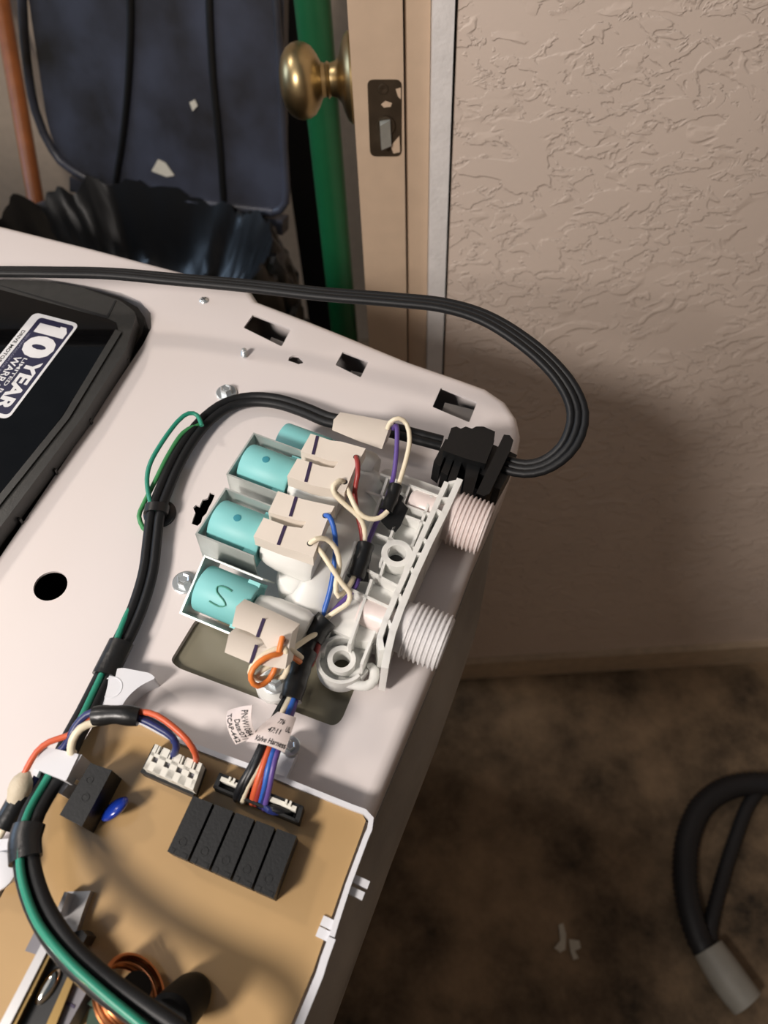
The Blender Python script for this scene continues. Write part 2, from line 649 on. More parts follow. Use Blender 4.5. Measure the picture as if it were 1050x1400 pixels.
# rear panel, dished and dirty, standing proud of the cabinet
bm = BM()
bk = [outl[k] for k in range(15, 21)] + [outl[21], outl[22]]
rows = [(-30, 0.6), (-47, 1.5), (-60, 7), (-78, 13), (-120, 15), (-300, 15), (-760, 10)]
gv = [[bm.verts.new(LP(a + off * (1 if 0 < i else .3), b, h)) for i, (a, b) in enumerate(bk)] for h, off in rows]
gb = [[bm.verts.new(LP(a - 4, b, h)) for i, (a, b) in enumerate(bk)] for h, off in rows]
for g, fl in ((gv, 0), (gb, 1)):
    for r0, r1 in zip(g, g[1:]):
        for i in range(len(bk) - 1):
            f = (r0[i], r0[i + 1], r1[i + 1], r1[i])
            bm.faces.new(f if not fl else f[::-1])
for g0, g1 in ((gv[0], gb[0]), (gv[-1], gb[-1])):
    for i in range(len(bk) - 1):
        bm.faces.new((g0[i], g0[i + 1], g1[i + 1], g1[i]))
for i in (0, len(bk) - 1):
    for k in range(len(rows) - 1):
        bm.faces.new((gv[k][i], gv[k + 1][i], gb[k + 1][i], gb[k][i]))
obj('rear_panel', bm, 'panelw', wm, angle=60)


def hexbolt(c, ax, r, h, parent, washer=True, name='bolt', m='zinc'):
    bm = BM()
    if washer:
        lathe(bm, c, ax, [(0, r * 1.75), (.8, r * 1.75), (1.1, r * 1.6), (1.1, r)], 24)
    lathe(bm, c + ax * .0009, ax, [(0, r), (h * .8, r), (h, r * .82), (h - .2, r * .7), (h - .5, r * .55)], 6)
    lathe(bm, c + ax * ((h + .6) * .001), ax, [(-.6, r * .5), (0, r * .45)], 12)
    return obj(name, bm, m, parent, angle=25)


hexbolt(W(310, 538, 0), E3, 3.6, 4, wm)
hexbolt(W(253, 797, 0), E3, 3.6, 4, wm)


def screw(c, ax, r, parent, m='zinc'):
    bm = BM()
    lathe(bm, c, ax, [(0, r), (.5, r), (1.3, r * .75), (1.7, r * .3), (1.7, .05)], 16)
    s, u = perp(ax)
    for d in (s, u):
        box(bm, c + ax * .0016, d, ax, d.cross(ax), r * 1.2, .5, .45, 1)
    return obj('screw', bm, [m, 'dark'], parent)


screw(W(279, 411, 0), E3, 3.0, wm)
bm = BM()
lathe(bm, W(334, 487, 0), E3 + E2 * .15, [(0, 1.8), (1, 2.2), (1.5, 1.7), (2.2, 2.1), (2.8, 1.6), (3.6, 2.0), (4.2, 1.5), (5.2, 1.6), (6, .4)], 14)
obj('screw_tip', bm, 'zinc', wm)
for x, y in ((694, 664), (690, 689)):
    a_, b_, _ = ab(W(x, y, -22))
    screw(W(x, y, -22) - E1 * .004, E1, 3.2, wm)

# lid
LH = 11
bm = BM()
lo_px = [(-415, 340), (-60, 380), (60, 385), (118, 394), (162, 406), (188, 420), (198, 434), (194, 456), (134, 560), (0, 748), (-150, 960), (-415, 1330)]
prism(bm, lo_px, 1.5, -20)
lid = obj('lid', bm, 'lidd', wm, label='black lid with charcoal frame and dark glass window', bevel=1.5)
bm = BM()
fr_out = rounded([(-410, 342), (-60, 380), (58, 384), (112, 393), (165, 411), (187, 428), (172, 478), (113, 570), (0, 721), (-150, 922), (-410, 1290)], [0, 0, 0, 0, 6, 8, 8, 4, 4, 4, 0], 4)
prism(bm, fr_out, LH, 1)
obj('lid_frame', bm, 'lidf', lid, bevel=1.2)
bm = BM()
prism(bm, [(-405, 290), (-150, 356), (0, 396), (148, 436), (158, 441), (160, 449), (150, 466), (84, 570), (0, 676), (-150, 866), (-405, 1215)], LH + .5, LH - 1)
obj('lid_glass', bm, 'glass', lid, bevel=.3)
bm = BM()                                        # raised border strip along the right of the glass, back strip with its joint
prism(bm, [(158, 450), (166, 454), (94, 572), (0, 690), (-130, 857), (-398, 1222), (-404, 1214), (-136, 849), (0, 675), (86, 569)], LH + 1.2, LH - .5)
obj('glass_border', bm, mats='lidf', parent=lid, bevel=.3)
bm = BM()
prism(bm, [(0, 390), (2, 390), (146, 431.5), (157, 410), (159, 411), (148, 434), (145, 435)], LH + .3, LH - .5)
obj('frame_joint', bm, 'dark', lid)
for (x, y) in ((167, 489), (116, 571), (68, 640), (20, 708), (-24, 768)):   # hinge-side notches
    bm = BM()
    prism(bm, [(x - 5, y - 4), (x - 3, y - 7), (x + 9, y + 1), (x + 7, y + 4)], 4, 0)
    obj('rib', bm, 'lidf', lid, bevel=.3)

# warranty sticker on the glass
sh = LH + .55
A_, B_, C_ = W(49, 424.5, sh), W(109, 443, sh), W(11, 574, sh)
Vv = B_ - A_
Uv = C_ - B_
ul = Uv.length * 1000
vl = Vv.length * 1000
Un = Uv.normalized()
Vn = (Vv - Un * Vv.dot(Un)).normalized()
vl = Vv.dot(Vn) * 1000
B0 = B_ - Vn * (vl * .001)
print('sticker mm', ul, vl)


def sk(k):
    return lambda u, v: B0 + Uv * u + Vn * (v * vl * .001) + E3 * (k * .001)


bm = BM()


def rrect(u0, u1, v0, v1, r, k, mi, th=.15):
    f = sk(k)
    ru, rv = r / ul, r / vl
    pts = []
    for cu, cv, a0 in ((u1 - ru, v1 - rv, 0), (u0 + ru, v1 - rv, 90), (u0 + ru, v0 + rv, 180), (u1 - ru, v0 + rv, 270)):
        for j in range(6):
            a = math.radians(a0 + 18 * j)
            pts.append(f(cu + ru * math.cos(a), cv + rv * math.sin(a)))
    hull8(bm, pts, [p - E3 * (th * .001) for p in pts], mi)


rrect(0, 1, 0, 1, 4, .15, 0)
rrect(.035, .965, .17, .95, 2.5, .2, 1, .1)
f = sk(.26)
faces(bm, [f(a, b) for a, b in ((.09, .27), (.188, .27), (.188, .90), (.125, .90), (.075, .82), (.075, .70), (.09, .70))], [(0, 1, 2, 3, 4, 5, 6)], 0)
put_text(bm, '0', .205, .43, .27, .90, f, 0, .06)
put_text(bm, 'YEAR', .45, .94, .60, .88, f, 0, .04)
put_text(bm, 'LIMITED PARTS', .45, .985, .47, .545, f, 0, .01)
put_text(bm, 'WARRANTY', .45, .95, .29, .43, f, 0, .02)
put_text(bm, 'VISIT MAYTAG.COM FOR WARRANTY DETAILS', .21, .92, .20, .245, f, 3, 0)
put_text(bm, 'DRIVE MOTOR \u2022 WASH BASKET', .20, .95, .045, .12, f, 2, .02)
obj('warranty_sticker', bm, ['stkw', 'stkb', 'stkk', 'stkg'], lid, smooth=False, label='navy and white 10 year warranty sticker')

# ================================================================== CONTROL BOARD
cb = thing('control_board', W(300, 1180, 0), 'control board potted in amber resin in a white plastic tray', 'circuit board')
AH = 8.0
amb = [(132, 985), (160, 982), (192, 990), (230, 1011), (300, 1036), (372, 1062), (440, 1091), (496, 1114), (500, 1122), (494, 1140), (470, 1205), (446, 1275), (428, 1328), (398, 1400), (306, 1610),
       (-190, 1610), (-70, 1355), (0, 1228), (45, 1145), (80, 1082), (104, 1030)]
bm = BM()
prism(bm, amb, AH, .2)
obj('potting_resin', bm, 'amber', cb, bevel=.6)


def wallstrip(bm, pl, wd, top, bot, mi=0):        # thin wall following a pixel line, wd mm to its left side
    P = [V3((*ab(W(x, y, top))[:2], 0)) for x, y in pl]
    n = len(P)
    nr = []
    for i in range(n):
        t = (P[min(i + 1, n - 1)] - P[max(i - 1, 0)]).normalized()
        nr.append(V3((-t.y, t.x, 0)))
    a = [P[i] for i in range(n)]
    b = [P[i] + nr[i] * wd for i in range(n)]
    for i in range(n - 1):
        q = [a[i], a[i + 1], b[i + 1], b[i]]
        hull8(bm, [LP(p.x, p.y, top) for p in q], [LP(p.x, p.y, bot) for p in q], mi)


top_line = [(186, 988), (192, 990), (230, 1010), (300, 1037), (372, 1063), (400, 1075), (440, 1091), (480, 1107), (497, 1113), (504, 1120), (502, 1132), (497, 1143), (473, 1207), (455, 1262), (450, 1279)]
bm = BM()
wallstrip(bm, top_line, 2.2, 10.5, .2)
tray = obj('tray_wall', bm, 'hous', cb)
bm = BM()
wallstrip(bm, [(449, 1280), (438, 1310), (432, 1330), (403, 1400), (308, 1612)], 3.0, 10.5, .2)
obj('tray_wall', bm, 'hous', cb)
bm = BM()
wallstrip(bm, [(-195, 1612), (-75, 1350), (-4, 1222), (40, 1140), (76, 1080)], 2.2, 9.5, .2)
obj('tray_wall', bm, 'hous', cb)
for x, y in ((493, 1206), (486, 1221)):          # stubs on the outside and inside of the right wall
    bm = BM()
    box(bm, W(x, y, 3), E1, E2, E3, 7, 3, 5)
    obj('tray_stub', bm, 'hous', tray, bevel=.4)
for x, y in ((448, 1262), (442, 1277)):
    bm = BM()
    box(bm, W(x, y, 8), E1, E2, E3, 5, 3.6, 2)
    obj('tray_stub', bm, 'hous', tray, bevel=.4)
bm = BM()                                         # ear of the tray beside the recess
prism(bm, rounded([(131, 983), (140, 938), (158, 911), (205, 920), (213, 927), (190, 938), (172, 955), (160, 978)], [3, 10, 14, 5, 4, 14, 12, 4]), 11, 0)
obj('tray_ear', bm, 'hous', tray, bevel=1.2)
bm = BM()
lathe(bm, W(152, 940, 11), E3, [(-.3, 5), (.25, 5), (.25, 4.5), (.1, 4.4), (.1, .1)], 24)
obj('ear_boss', bm, 'hous', tray)
bm = BM()                                         # second ear with a screw behind the tag
prism(bm, rounded([(360, 1058), (384, 1008), (398, 1004), (408, 1012), (406, 1030), (392, 1062), (392, 1070)], [2, 6, 8, 8, 6, 2, 2]), 7, 0)
obj('tray_ear', bm, 'hous', tray, bevel=1)
hexbolt(W(397, 1021, 7), E3, 2.6, 2.5, tray, name='bolt')
bm = BM()                                         # cable clamp at the left edge
prism(bm, rounded([(58, 1020), (108, 1031), (90, 1068), (45, 1050)], 3), 25, 16)
prism(bm, [(96, 1058), (112, 1032), (106, 1030), (92, 1056)], 24, 0)
prism(bm, [(87, 1066), (97, 1068), (84, 1086), (76, 1082)], 17, 0)
prism(bm, [(46, 1050), (54, 1053), (50, 1062), (43, 1058)], 24, 0)
obj('cable_clamp', bm, 'hous', cb, bevel=.8)
bm = BM()
prism(bm, rounded([(-40, 1150), (18, 1146), (24, 1160), (18, 1196), (2, 1206), (-40, 1226)], 6), 16, -2)
lathe(bm, W(-2, 1192, 16), E3, [(-.2, 7), (1.4, 7), (1.8, 6)], 20)
obj('tray_ear', bm, 'hous', tray, bevel=1.2)


def bil(q, u, v):
    p = [V3((*c, 0)) for c in q]
    r = (p[0] * (1 - u) + p[1] * u) * (1 - v) + (p[3] * (1 - u) + p[2] * u) * v
    return (r.x, r.y)


def relay(q, htop, lab=None, circ=True):
    bm = BM()
    prism(bm, [bil(q, 0, 0), bil(q, 1, 0), bil(q, 1, 1), bil(q, 0, 1)], htop, AH - 1)
    o = obj('relay', bm, 'relay', cb, bevel=.4, label=lab)
    bm = BM()
    if circ:
        lathe(bm, W(*bil(q, .45, .76), htop), E3, [(-.1, 1.7), (.22, 1.7), (.22, 1.25), (.05, 1.2), (.05, .1)], 16)
        box(bm, W(*bil(q, .2, .955), htop), E1, E2, E3, 1.6, 1.8, .5)
        box(bm, W(*bil(q, .78, .955), htop), E1, E2, E3, 2.2, 1.6, .5)
    else:
        lathe(bm, W(*bil(q, .35, .27), htop), E3, [(-.1, 1.5), (.22, 1.5), (.22, 1.1), (.05, 1.0), (.05, .1)], 16)
        lathe(bm, W(*bil(q, .55, .56), htop), E3, [(-.1, 1.7), (.22, 1.7), (.22, 1.3), (.05, 1.2), (.05, .1)], 16)
    obj('mould_mark', bm, 'relay', o)
    return o


bank = [(264, 1088), (405.7, 1143), (374, 1228.6), (228.6, 1164)]
for i in range(5):
    u0, u1 = i / 5 + (.012 if i else 0), (i + 1) / 5 - (.012 if i < 4 else 0)
    relay([bil(bank, u0, 0), bil(bank, u1, 0), bil(bank, u1, 1), bil(bank, u0, 1)], 20)
relay([(123.4, 1043), (153, 1053), (112, 1130), (81.4, 1114)], 24, 'larger single black relay', False)
# capacitor
bm = BM()
cc = W(157, 1106, 15)
du = (E1 * .35 + E2 * .94).normalized()
dv = (E3 * .75 + E1 * .55).normalized()
bmesh.ops.create_uvsphere(bm, u_segments=20, v_segments=12, radius=1)
for v in bm.verts:
    p = v.co.copy()
    v.co = cc + du * (p.x * .0062) + du.cross(dv).normalized() * (p.y * .0026) + dv * (p.z * .0062)
cap = obj('capacitor', bm, 'blue', cb)
bm = BM()
for s in (-1, 1):
    tube(bm, [cc + du * (s * .0025) - dv * .004, cc + du * (s * .0025) - E3 * .0075], .4, 6)
obj('wire_lead', bm, 'zinc', cap)
# white plug in a black header
bm = BM()
plug_q = [(212, 1018), (276, 1045), (263, 1082), (195, 1052)]
prism(bm, [bil(plug_q, -.02, .0), bil(plug_q, 1.04, .0), bil(plug_q, 1.04, 1.12), bil(plug_q, -.02, 1.12)], 16, AH - 1)
hd = obj('connector_header', bm, 'relay', cb, bevel=.4)
bm = BM()


def cell(bm, q, u0, u1, v0, v1, t, b, mi=0):
    prism(bm, [bil(q, u0, v0), bil(q, u1, v0), bil(q, u1, v1), bil(q, u0, v1)], t, b, mi=mi)


cell(bm, plug_q, 0, 1, .08, .95, 21.4, 15, 1)
for v0, v1 in ((.28, .40), (.60, .94)):
    cell(bm, plug_q, 0, 1, v0, v1, 23, 15)
for i in range(5):
    u = i / 4
    cell(bm, plug_q, max(0, u - .07), min(1, u + .07), -.03, .95, 23, 15)
    if i < 4:
        cell(bm, plug_q, u + .09, u + .12, -.02, .3, 23, 15)
        cell(bm, plug_q, u + .17, u + .20, .05, .3, 23, 15)
obj('connector_plug', bm, ['connw', 'greyc'], hd)
# long black header with the valve plug inside
sock = [(300, 1056), (415, 1102), (408.6, 1125), (291, 1076)]
bm = BM()
for u0, u1, v0, v1 in ((0, 1, 0, .16), (0, 1, .84, 1), (0, .05, 0, 1), (.95, 1, 0, 1)):
    cell(bm, sock, u0, u1, v0, v1, 17, AH - 1)
cell(bm, sock, .02, .98, .02, .98, 9.5, AH - 1)
sk_ = obj('connector_header', bm, 'relay', cb)
bm = BM()
cell(bm, sock, .04, .30, .18, .46, 17.6, 9)
cell(bm, sock, .52, .93, .18, .46, 17.6, 9)
for u in (.13, .18, .80, .85):
    cell(bm, sock, u - .012, u + .012, .0, .3, 19, 12)
cell(bm, sock, .06, .94, .46, .80, 12, 9, 1)
obj('connector_plug', bm, ['connw', 'relay'], sk_)
# coil, black inductor, heat sink group at the bottom left
bm = BM()
ax = (E2 * -.6 + E1 * -.35 - E3 * .7).normalized()
s1 = (E1 * .93 - E2 * .36)
s1 = (s1 - ax * s1.dot(ax)).normalized()
s2 = ax.cross(s1).normalized()
c0 = W(186, 1351, 22)
pts = []
for k in range(6 * 20):
    a = k / 20 * 2 * math.pi
    pts.append(c0 + ax * (k / 20 * .0017) + s1 * (.0125 * math.cos(a)) + s2 * (.0105 * math.sin(a)))
tube(bm, pts, .78, 6, step=.01)
lathe(bm, c0 - ax * .001, ax, [(0, 4), (0, 5.5), (8, 5.5), (8, .1)], 24, mi=1)
obj('copper_coil', bm, ['copper', 'ink'], cb)
bm = BM()
p0 = W(268, 1353, 8)
p1 = W(232, 1392, 26)
axb = (p1 - p0)
L_ = axb.length * 1000
lathe(bm, p0, axb, [(-3, 3), (0, 6.2), (4, 7.6), (L_ * .6, 8.2), (L_, 8.4), (L_ + 1.5, 7), (L_ + 2, .1)], 24)
obj('black_inductor', bm, 'ink', cb)
bm = BM()
prism(bm, [(60, 1284), (70, 1289), (8, 1412), (-6, 1410)], 30, AH)
hs = obj('heat_sink', bm, 'alu', cb, bevel=.5)
bm = BM()
prism(bm, [(48, 1272), (64, 1282), (52, 1306), (34, 1300)], 24, AH)
obj('heat_sink_tab', bm, 'greyc', hs, bevel=.4)
bm = BM()
prism(bm, [(70, 1290), (76, 1292), (16, 1412), (8, 1412)], 28.5, AH)
prism(bm, [(92, 1336), (103, 1334), (72, 1412), (58, 1412)], 25, AH)
obj('brass_rail', bm, 'gold', hs, bevel=.4)
bm = BM()
prism(bm, [(76, 1292), (104, 1334), (58, 1412), (14, 1412)], 24, AH)
obj('power_module', bm, 'lidd', hs, bevel=.4)
bm = BM()
pc_ = W(66, 1349, 24.6)
bmesh.ops.create_uvsphere(bm, u_segments=20, v_segments=10, radius=1)
for v in bm.verts:
    p = v.co.copy()
    v.co = pc_ + (E1 * .05 + E2).normalized() * (p.x * .0062) + E1 * (p.y * .0026) + E3 * (p.z * .002)
obj('rivet', bm, 'chrome', hs)
bm = BM()
prism(bm, [(104, 1334), (122, 1350), (88, 1412), (72, 1412)], 22, AH)
g_ = obj('grey_component', bm, 'greyc', hs, bevel=.4)
bm = BM()
prism(bm, [(87, 1366), (103, 1375), (101, 1379), (85, 1370)], 22.3, 21)
obj('marker_line', bm, 'mark', g_)
bm = BM()
br_ = [(70, 1300), (80, 1272), (84, 1252), (87, 1236), (92, 1219), (124, 1218), (118, 1233), (112, 1250), (104, 1275), (90, 1300)]
prism(bm, br_, 13, AH)
prism(bm, [(72, 1255), (82, 1250), (93, 1220), (88, 1219), (80, 1238)], 22, AH)
obj('metal_bracket', bm, 'alu', hs, bevel=.4)
bm = BM()
prism(bm, [(98, 1275), (112, 1271), (119, 1279), (112, 1292), (100, 1290)], 20, AH)
obj('black_cap', bm, 'lidd', hs, bevel=.6)
bm = BM()
prism(bm, [(122, 1380), (140, 1372), (180, 1400), (170, 1440), (110, 1440)], 16, AH)
prism(bm, [(118, 1372), (126, 1366), (136, 1371), (128, 1378)], 18, AH)
obj('inductor_core', bm, 'pcb', hs, bevel=.6)

# ================================================================== INLET VALVE
va = thing('water_inlet_valve', W(480, 800, 0), 'milky white water inlet valve with teal solenoids and two threaded hose inlets', 'valve')
ROLL = {}


def solenoid(x, y, htop, roll=0., yaw=0., dot=True, r=11.3, L=27, lab=None, frame=True):
    ro = Matrix.Rotation(yaw, 3, E3) @ Matrix.Rotation(roll, 3, E1)
    u, v, w_ = ro @ E1, ro @ E2, ro @ E3
    c = W(x, y, htop) - w_ * (r * .001)
    bm = BM()
    lathe(bm, c, u, [(-L / 2, r - 1.4), (-L / 2 + .5, r - .4), (-L / 2 + 1.4, r), (L / 2 - 1, r), (L / 2, r - .6)], 40)
    box(bm, c + u * ((L / 2 - 3) * .001) - w_ * .001, u, v, w_, 6, 2 * r + 1, 12)
    coil = obj('solenoid_coil', bm, 'teal', va, label=lab)
    if not frame:
        return c, u, v, w_, coil
    bm = BM()
    hw = r + 2.7
    t = .85
    lo, hi = -r - 2.5, 8.5
    box(bm, c - u * ((L / 2 + 1.9) * .001) + w_ * ((lo + hi) / 2 * .001), u, v, w_, t, 2 * hw + t, hi - lo)
    for s in (-1, 1):
        box(bm, c + u * (-.4 * .001) + v * (s * hw * .001) + w_ * ((lo + hi) / 2 * .001), u, v, w_, L + 3, t, hi - lo)
    obj('bracket', bm, 'steel', coil, bevel=.25)
    if dot:
        bm = BM()
        lathe(bm, c + w_ * (r * .001) - u * .001, w_, [(-.6, 1.9), (.1, 1.9), (.25, 1.4), (.2, .1)], 16)
        obj('dimple', bm, 'teald', coil)
    return c, u, v, w_, coil


s1 = solenoid(366, 629, 40)
s2 = solenoid(327, 709, 40)
s3 = solenoid(301, 815, 33, roll=math.radians(24), dot=False)
s0 = solenoid(418, 592, 27, roll=math.radians(-20), dot=False, frame=False)
# scribble moulded on the lowest coil
bm = BM()
tube(bm, [s3[0] + s3[3] * (.0117 * math.cos(b / 11.6)) + s3[2] * (.0117 * math.sin(b / 11.6)) + s3[1] * (a * .001) for a, b in ((4, 4), (0, 4.6), (-3, 3.6), (-2, 1), (2, -1), (4, -3), (1, -4.6), (-4, -4))], .35, 6)
obj('moulded_mark', bm, 'greent', s3[4])

bm = BM()
MAN = 'valve'
for c, u, v, w_, coil_ in (s1, s2, s3, s0):
    kk = .74 if coil_ is s3[4] else 1.           # guide tubes and chambers behind each coil
    lathe(bm, c + u * .0145, u, [(a, b * kk) for a, b in ((0, 7), (0, 9.5), (4, 11), (10, 12), (24, 12), (27, 10), (27, .1))], 28)
# manifold running under the plugs
lathe(bm, W(420, 838, 14), (W(505, 640, 14) - W(420, 838, 14)), [(-10, 6), (-8, 11), (0, 13), (78, 13), (84, 11), (86, 4)], 28)
for (x, y) in ((416, 800), (440, 742), (466, 686)):
    lathe(bm, W(x, y, 12), E3, [(-10, 13), (8, 13), (12, 11.5), (13, 8), (13, .1)], 28)
# ribbed base plate
prism(bm, rounded([(440, 855), (462, 795), (510, 655), (528, 640), (606, 668), (518, 882), (500, 878), (480, 872)], 5), 18, 5)
T = 26
ribs = [((492, 668), (596, 706)), ((512, 729), (574, 752)), ((500, 778), (553, 806)), ((468, 800), (536, 832)), ((552, 704), (590, 718)), ((520, 648), (604, 680)),
        ((530, 652), (500, 740)), ((560, 664), (520, 770)), ((590, 678), (556, 765)), ((536, 735), (519, 790)), ((508, 792), (478, 880)), ((486, 740), (466, 800)), ((566, 738), (549, 795)),
        ((512, 862), (494, 908))]


def rib(bm, p, q, wd=1.3, top=T, bot=5):
    a, b = W(*p, top), W(*q, top)
    d = (b - a).normalized()
    n = d.cross(E3).normalized() * (wd * .0005)
    hull8(bm, [a - n, b - n, b + n, a + n], [x - E3 * ((top - bot) * .001) for x in (a - n, b - n, b + n, a + n)])


for p, q in ribs:
    rib(bm, p, q)
# boss with a screw hole
lathe(bm, W(541, 769, 17), E3, [(0, 7.6), (9.5, 7.6), (9.5, 4.6), (0, 4.4), (-2, 4.4), (-2, .05)], 28)
body = obj('valve_body', bm, 'valve', va, angle=45)
bm = BM()
lathe(bm, W(541, 769, 18.4), E3, [(-.3, 4.1), (.4, 4.1), (.4, .05)], 20)  # black disc puts the shade of the bore into colour
obj('hole_shade', bm, 'dark', body)
# mounting ear with hole and hook
bm = BM()
ec = ab(W(467, 904, 12))


def ringwall(bm, a, b, r0, r1, top, bot, n=28, a0=0., a1=2 * math.pi):
    full = abs(a1 - a0 - 2 * math.pi) < 1e-6
    m = n if full else n + 1
    vs = []
    for k in range(m):
        t = a0 + (a1 - a0) * k / n
        for r, h in ((r0, top), (r1, top), (r1, bot), (r0, bot)):
            vs.append(LP(a + r * math.cos(t), b + r * math.sin(t), h))
    fs = []
    for k in range(n):
        i, j = k * 4, ((k + 1) % m) * 4
        for q in range(4):
            fs.append((i + q, j + q, j + (q + 1) % 4, i + (q + 1) % 4))
    if not full:
        fs += [(0, 1, 2, 3), tuple(n * 4 + q for q in (3, 2, 1, 0))]
    faces(bm, vs, fs)


ringwall(bm, ec[0], ec[1], 4.2, 6.6, 15, 3)
ringwall(bm, ec[0], ec[1], 6.6, 11.6, 8, 3)
ringwall(bm, ec[0], ec[1], 10.2, 11.8, 15, 3, a0=math.radians(90), a1=math.radians(340))
prism(bm, [(446, 872), (470, 866), (506, 876), (498, 905), (486, 892), (450, 884)], 8, 3)
rib(bm, (441, 892), (456, 845), 1.5, 15, 3)
rib(bm, (495, 908), (512, 862), 1.5, 15, 3)
rib(bm, (476, 884), (492, 838), 1.3, 15, 3)
tube(bm, path((462, 931, 9), (480, 935, 9), (500, 938, 9), (510, 931, 9), (512, 918, 9), (507, 912, 9), (502, 914, 9)), 2.4, 10)
rib(bm, (493, 926), (502, 915), 1.2, 12, 6)
obj('mounting_ear', bm, 'valve', va, angle=45)
# flange: two upright walls tied by webs
bm = BM()
fl_r = [(633, 656), (612, 702), (592, 742), (572, 786), (553, 832), (541, 866), (535, 892), (531, 914)]
fl_l = [(614, 660), (597, 697), (579, 737), (562, 776), (546, 812), (531, 848), (523, 872), (526, 888)]
wallstrip(bm, fl_r, -3.2, 33, 3)
wallstrip(bm, fl_l, -2.6, 31, 3)
for k in ((0), (1), (2), (3), (4), (5)):
    rib(bm, fl_l[k], (fl_r[k][0] - 2, fl_r[k][1] + (3 if k else 0)), 1.6, 31, 3)
rib(bm, (604, 681), (622, 682), 1.4, 31, 3)
rib(bm, (570, 757), (586, 758), 1.4, 31, 3)
obj('flange', bm, 'valve', va)


def inlet(xs, ys, xe, ye, h, r, m, back):
    p0, p1 = W(xs, ys, h), W(xe, ye, h)
    L = (p1 - p0).length * 1000
    ax = E1
    bm = BM()
    prof = [(-3, r - 1.6), (0, r - 1.6)]
    n = 8
    for k in range(n):
        d = L * (k + .15) / n
        prof += [(d, r - 1.3), (d + L / n * .35, r), (d + L / n * .6, r), (d + L / n * .8, r - 1.3)]
    prof += [(L + .5, r - 1.4), (L + 1, r - 2.2), (L + 1, r - 4), (L - 8, r - 4.2), (L - 8, .1)]
    lathe(bm, p0, ax, prof, 44)
    o = obj('threaded_inlet', bm, m, va, angle=50)
    bm = BM()
    lathe(bm, p0 - ax * (back * .001), ax, [(0, r * .4), (2, r * .5), (back * .5, r * .52), (back - 4, r * .54), (back - 3, r * .86), (back - 1, r * .86), (back - 1, .1)], 32)
    obj('inlet_barrel', bm, 'pink', va)
    return o


inlet(619, 707, 663, 724, 19, 14.2, 'pink', 24)
inlet(556, 859, 609, 876, 19, 13.8, 'thread', 24)
# clear tab with its hex bolt below the lowest plug
bm = BM()
tc_ = ab(W(375, 932, 5))
lprism(bm, [(tc_[0] + 9 * math.cos(t), tc_[1] + 9 * math.sin(t)) for t in [math.radians(150 + 240 * k / 14) for k in range(15)]] + [(tc_[0] + 8.4, tc_[1] + 22), (tc_[0] - 6, tc_[1] + 22)], 4, -6)
obj('mounting_tab', bm, 'valve', va, bevel=.8)
hexbolt(W(376, 932, 4.2), E3, 3.5, 4, va)

# ================================================================== WIRING HARNESS
hn = thing('valve_harness', W(400, 960, 10), 'valve wiring harness of coloured wires with four cream plugs and black tape', 'wiring harness')


def plug(face, h, th, ext, stripes, slot=True, holes=()):
    bm = BM()
    prism(bm, face, h, h - th, ext=ext)
    o = obj('connector_plug', bm, 'conn', hn, bevel=.5)
    if stripes:
        bm = BM()
        for a, b in stripes:
            pa, pb = W(*a, h), W(*b, h)
            d = (pb - pa).normalized()
            box(bm, (pa + pb) / 2 + E3 * .0001, d, d.cross(E3).normalized(), E3, (pb - pa).length * 1000, 1.5, .5)
        obj('marker_stripe', bm, 'mark', o)
    if holes:
        bm = BM()
        for p in holes:
            lathe(bm, W(*p, h), E3, [(-.5, 1.5), (.12, 1.5), (.12, .1)], 12)
        obj('wire_hole', bm, 'dark', o)
    return o


plug([(424.8, 592.7), (452, 602), (468, 604), (500, 613), (494, 624), (486, 637), (471, 674), (450, 668), (428, 664), (392.5, 651), (406.7, 626.5), (412, 628), (438, 637), (456, 640), (463, 631), (450, 630), (411, 617)],
     46, 8, None, [((434, 596.5), (428, 621.5)), ((425, 632), (418, 659))], holes=((487, 625), (471, 659)))
plug([(380, 671.3), (412, 682), (425, 685), (457.5, 692), (447, 712), (428, 762), (402, 753), (385, 748), (346.7, 733), (360.5, 707.5), (366, 709.5), (392, 719), (413, 722), (419, 713), (405, 711), (366.7, 700)],
     46, 8, None, [((405, 679.5), (397, 706)), ((390, 719), (380.5, 745))], holes=((445, 705), (424, 743)))
plug([(323, 829), (360, 845), (400, 864), (396, 880), (390, 915), (366, 911), (340, 906), (307, 892), (313, 866), (330, 873), (354, 886), (365, 886), (358, 874), (340, 864), (317, 856)],
     40, 8, E2 * .0065 - E3 * .005, [((361, 846), (352, 871)), ((351, 882), (343, 907))], holes=((386, 875),))
plug([(456, 574), (490, 580), (531, 588), (527, 600), (522, 614), (490, 603), (454, 588)], 38, 8, E2 * .0085 - E3 * .003, None)


def wire(m, pts, r=1.25, name='wire', label=None):
    bm = BM()
    tube(bm, path(*pts), r, 10)
    return obj(name, bm, m, hn, label=label)


# plug 1 pair
wire('w_red', [(487, 625, 45.5), (489, 632, 48), (489, 650, 46), (485, 672, 40), (488, 700, 36), (494, 725, 32), (495, 745, 29), (490, 785, 27)])
wire('w_white', [(470, 659, 45.5), (465, 657, 48), (456, 664, 48), (458, 676, 45), (474, 692, 41), (490, 706, 38), (498, 722, 34), (498, 745, 29), (492, 786, 27)])
wire('w_white', [(472, 668, 40), (474, 666, 44), (479, 678, 44), (490, 700, 40), (504, 709, 38), (519, 708, 38), (530, 699, 39)])
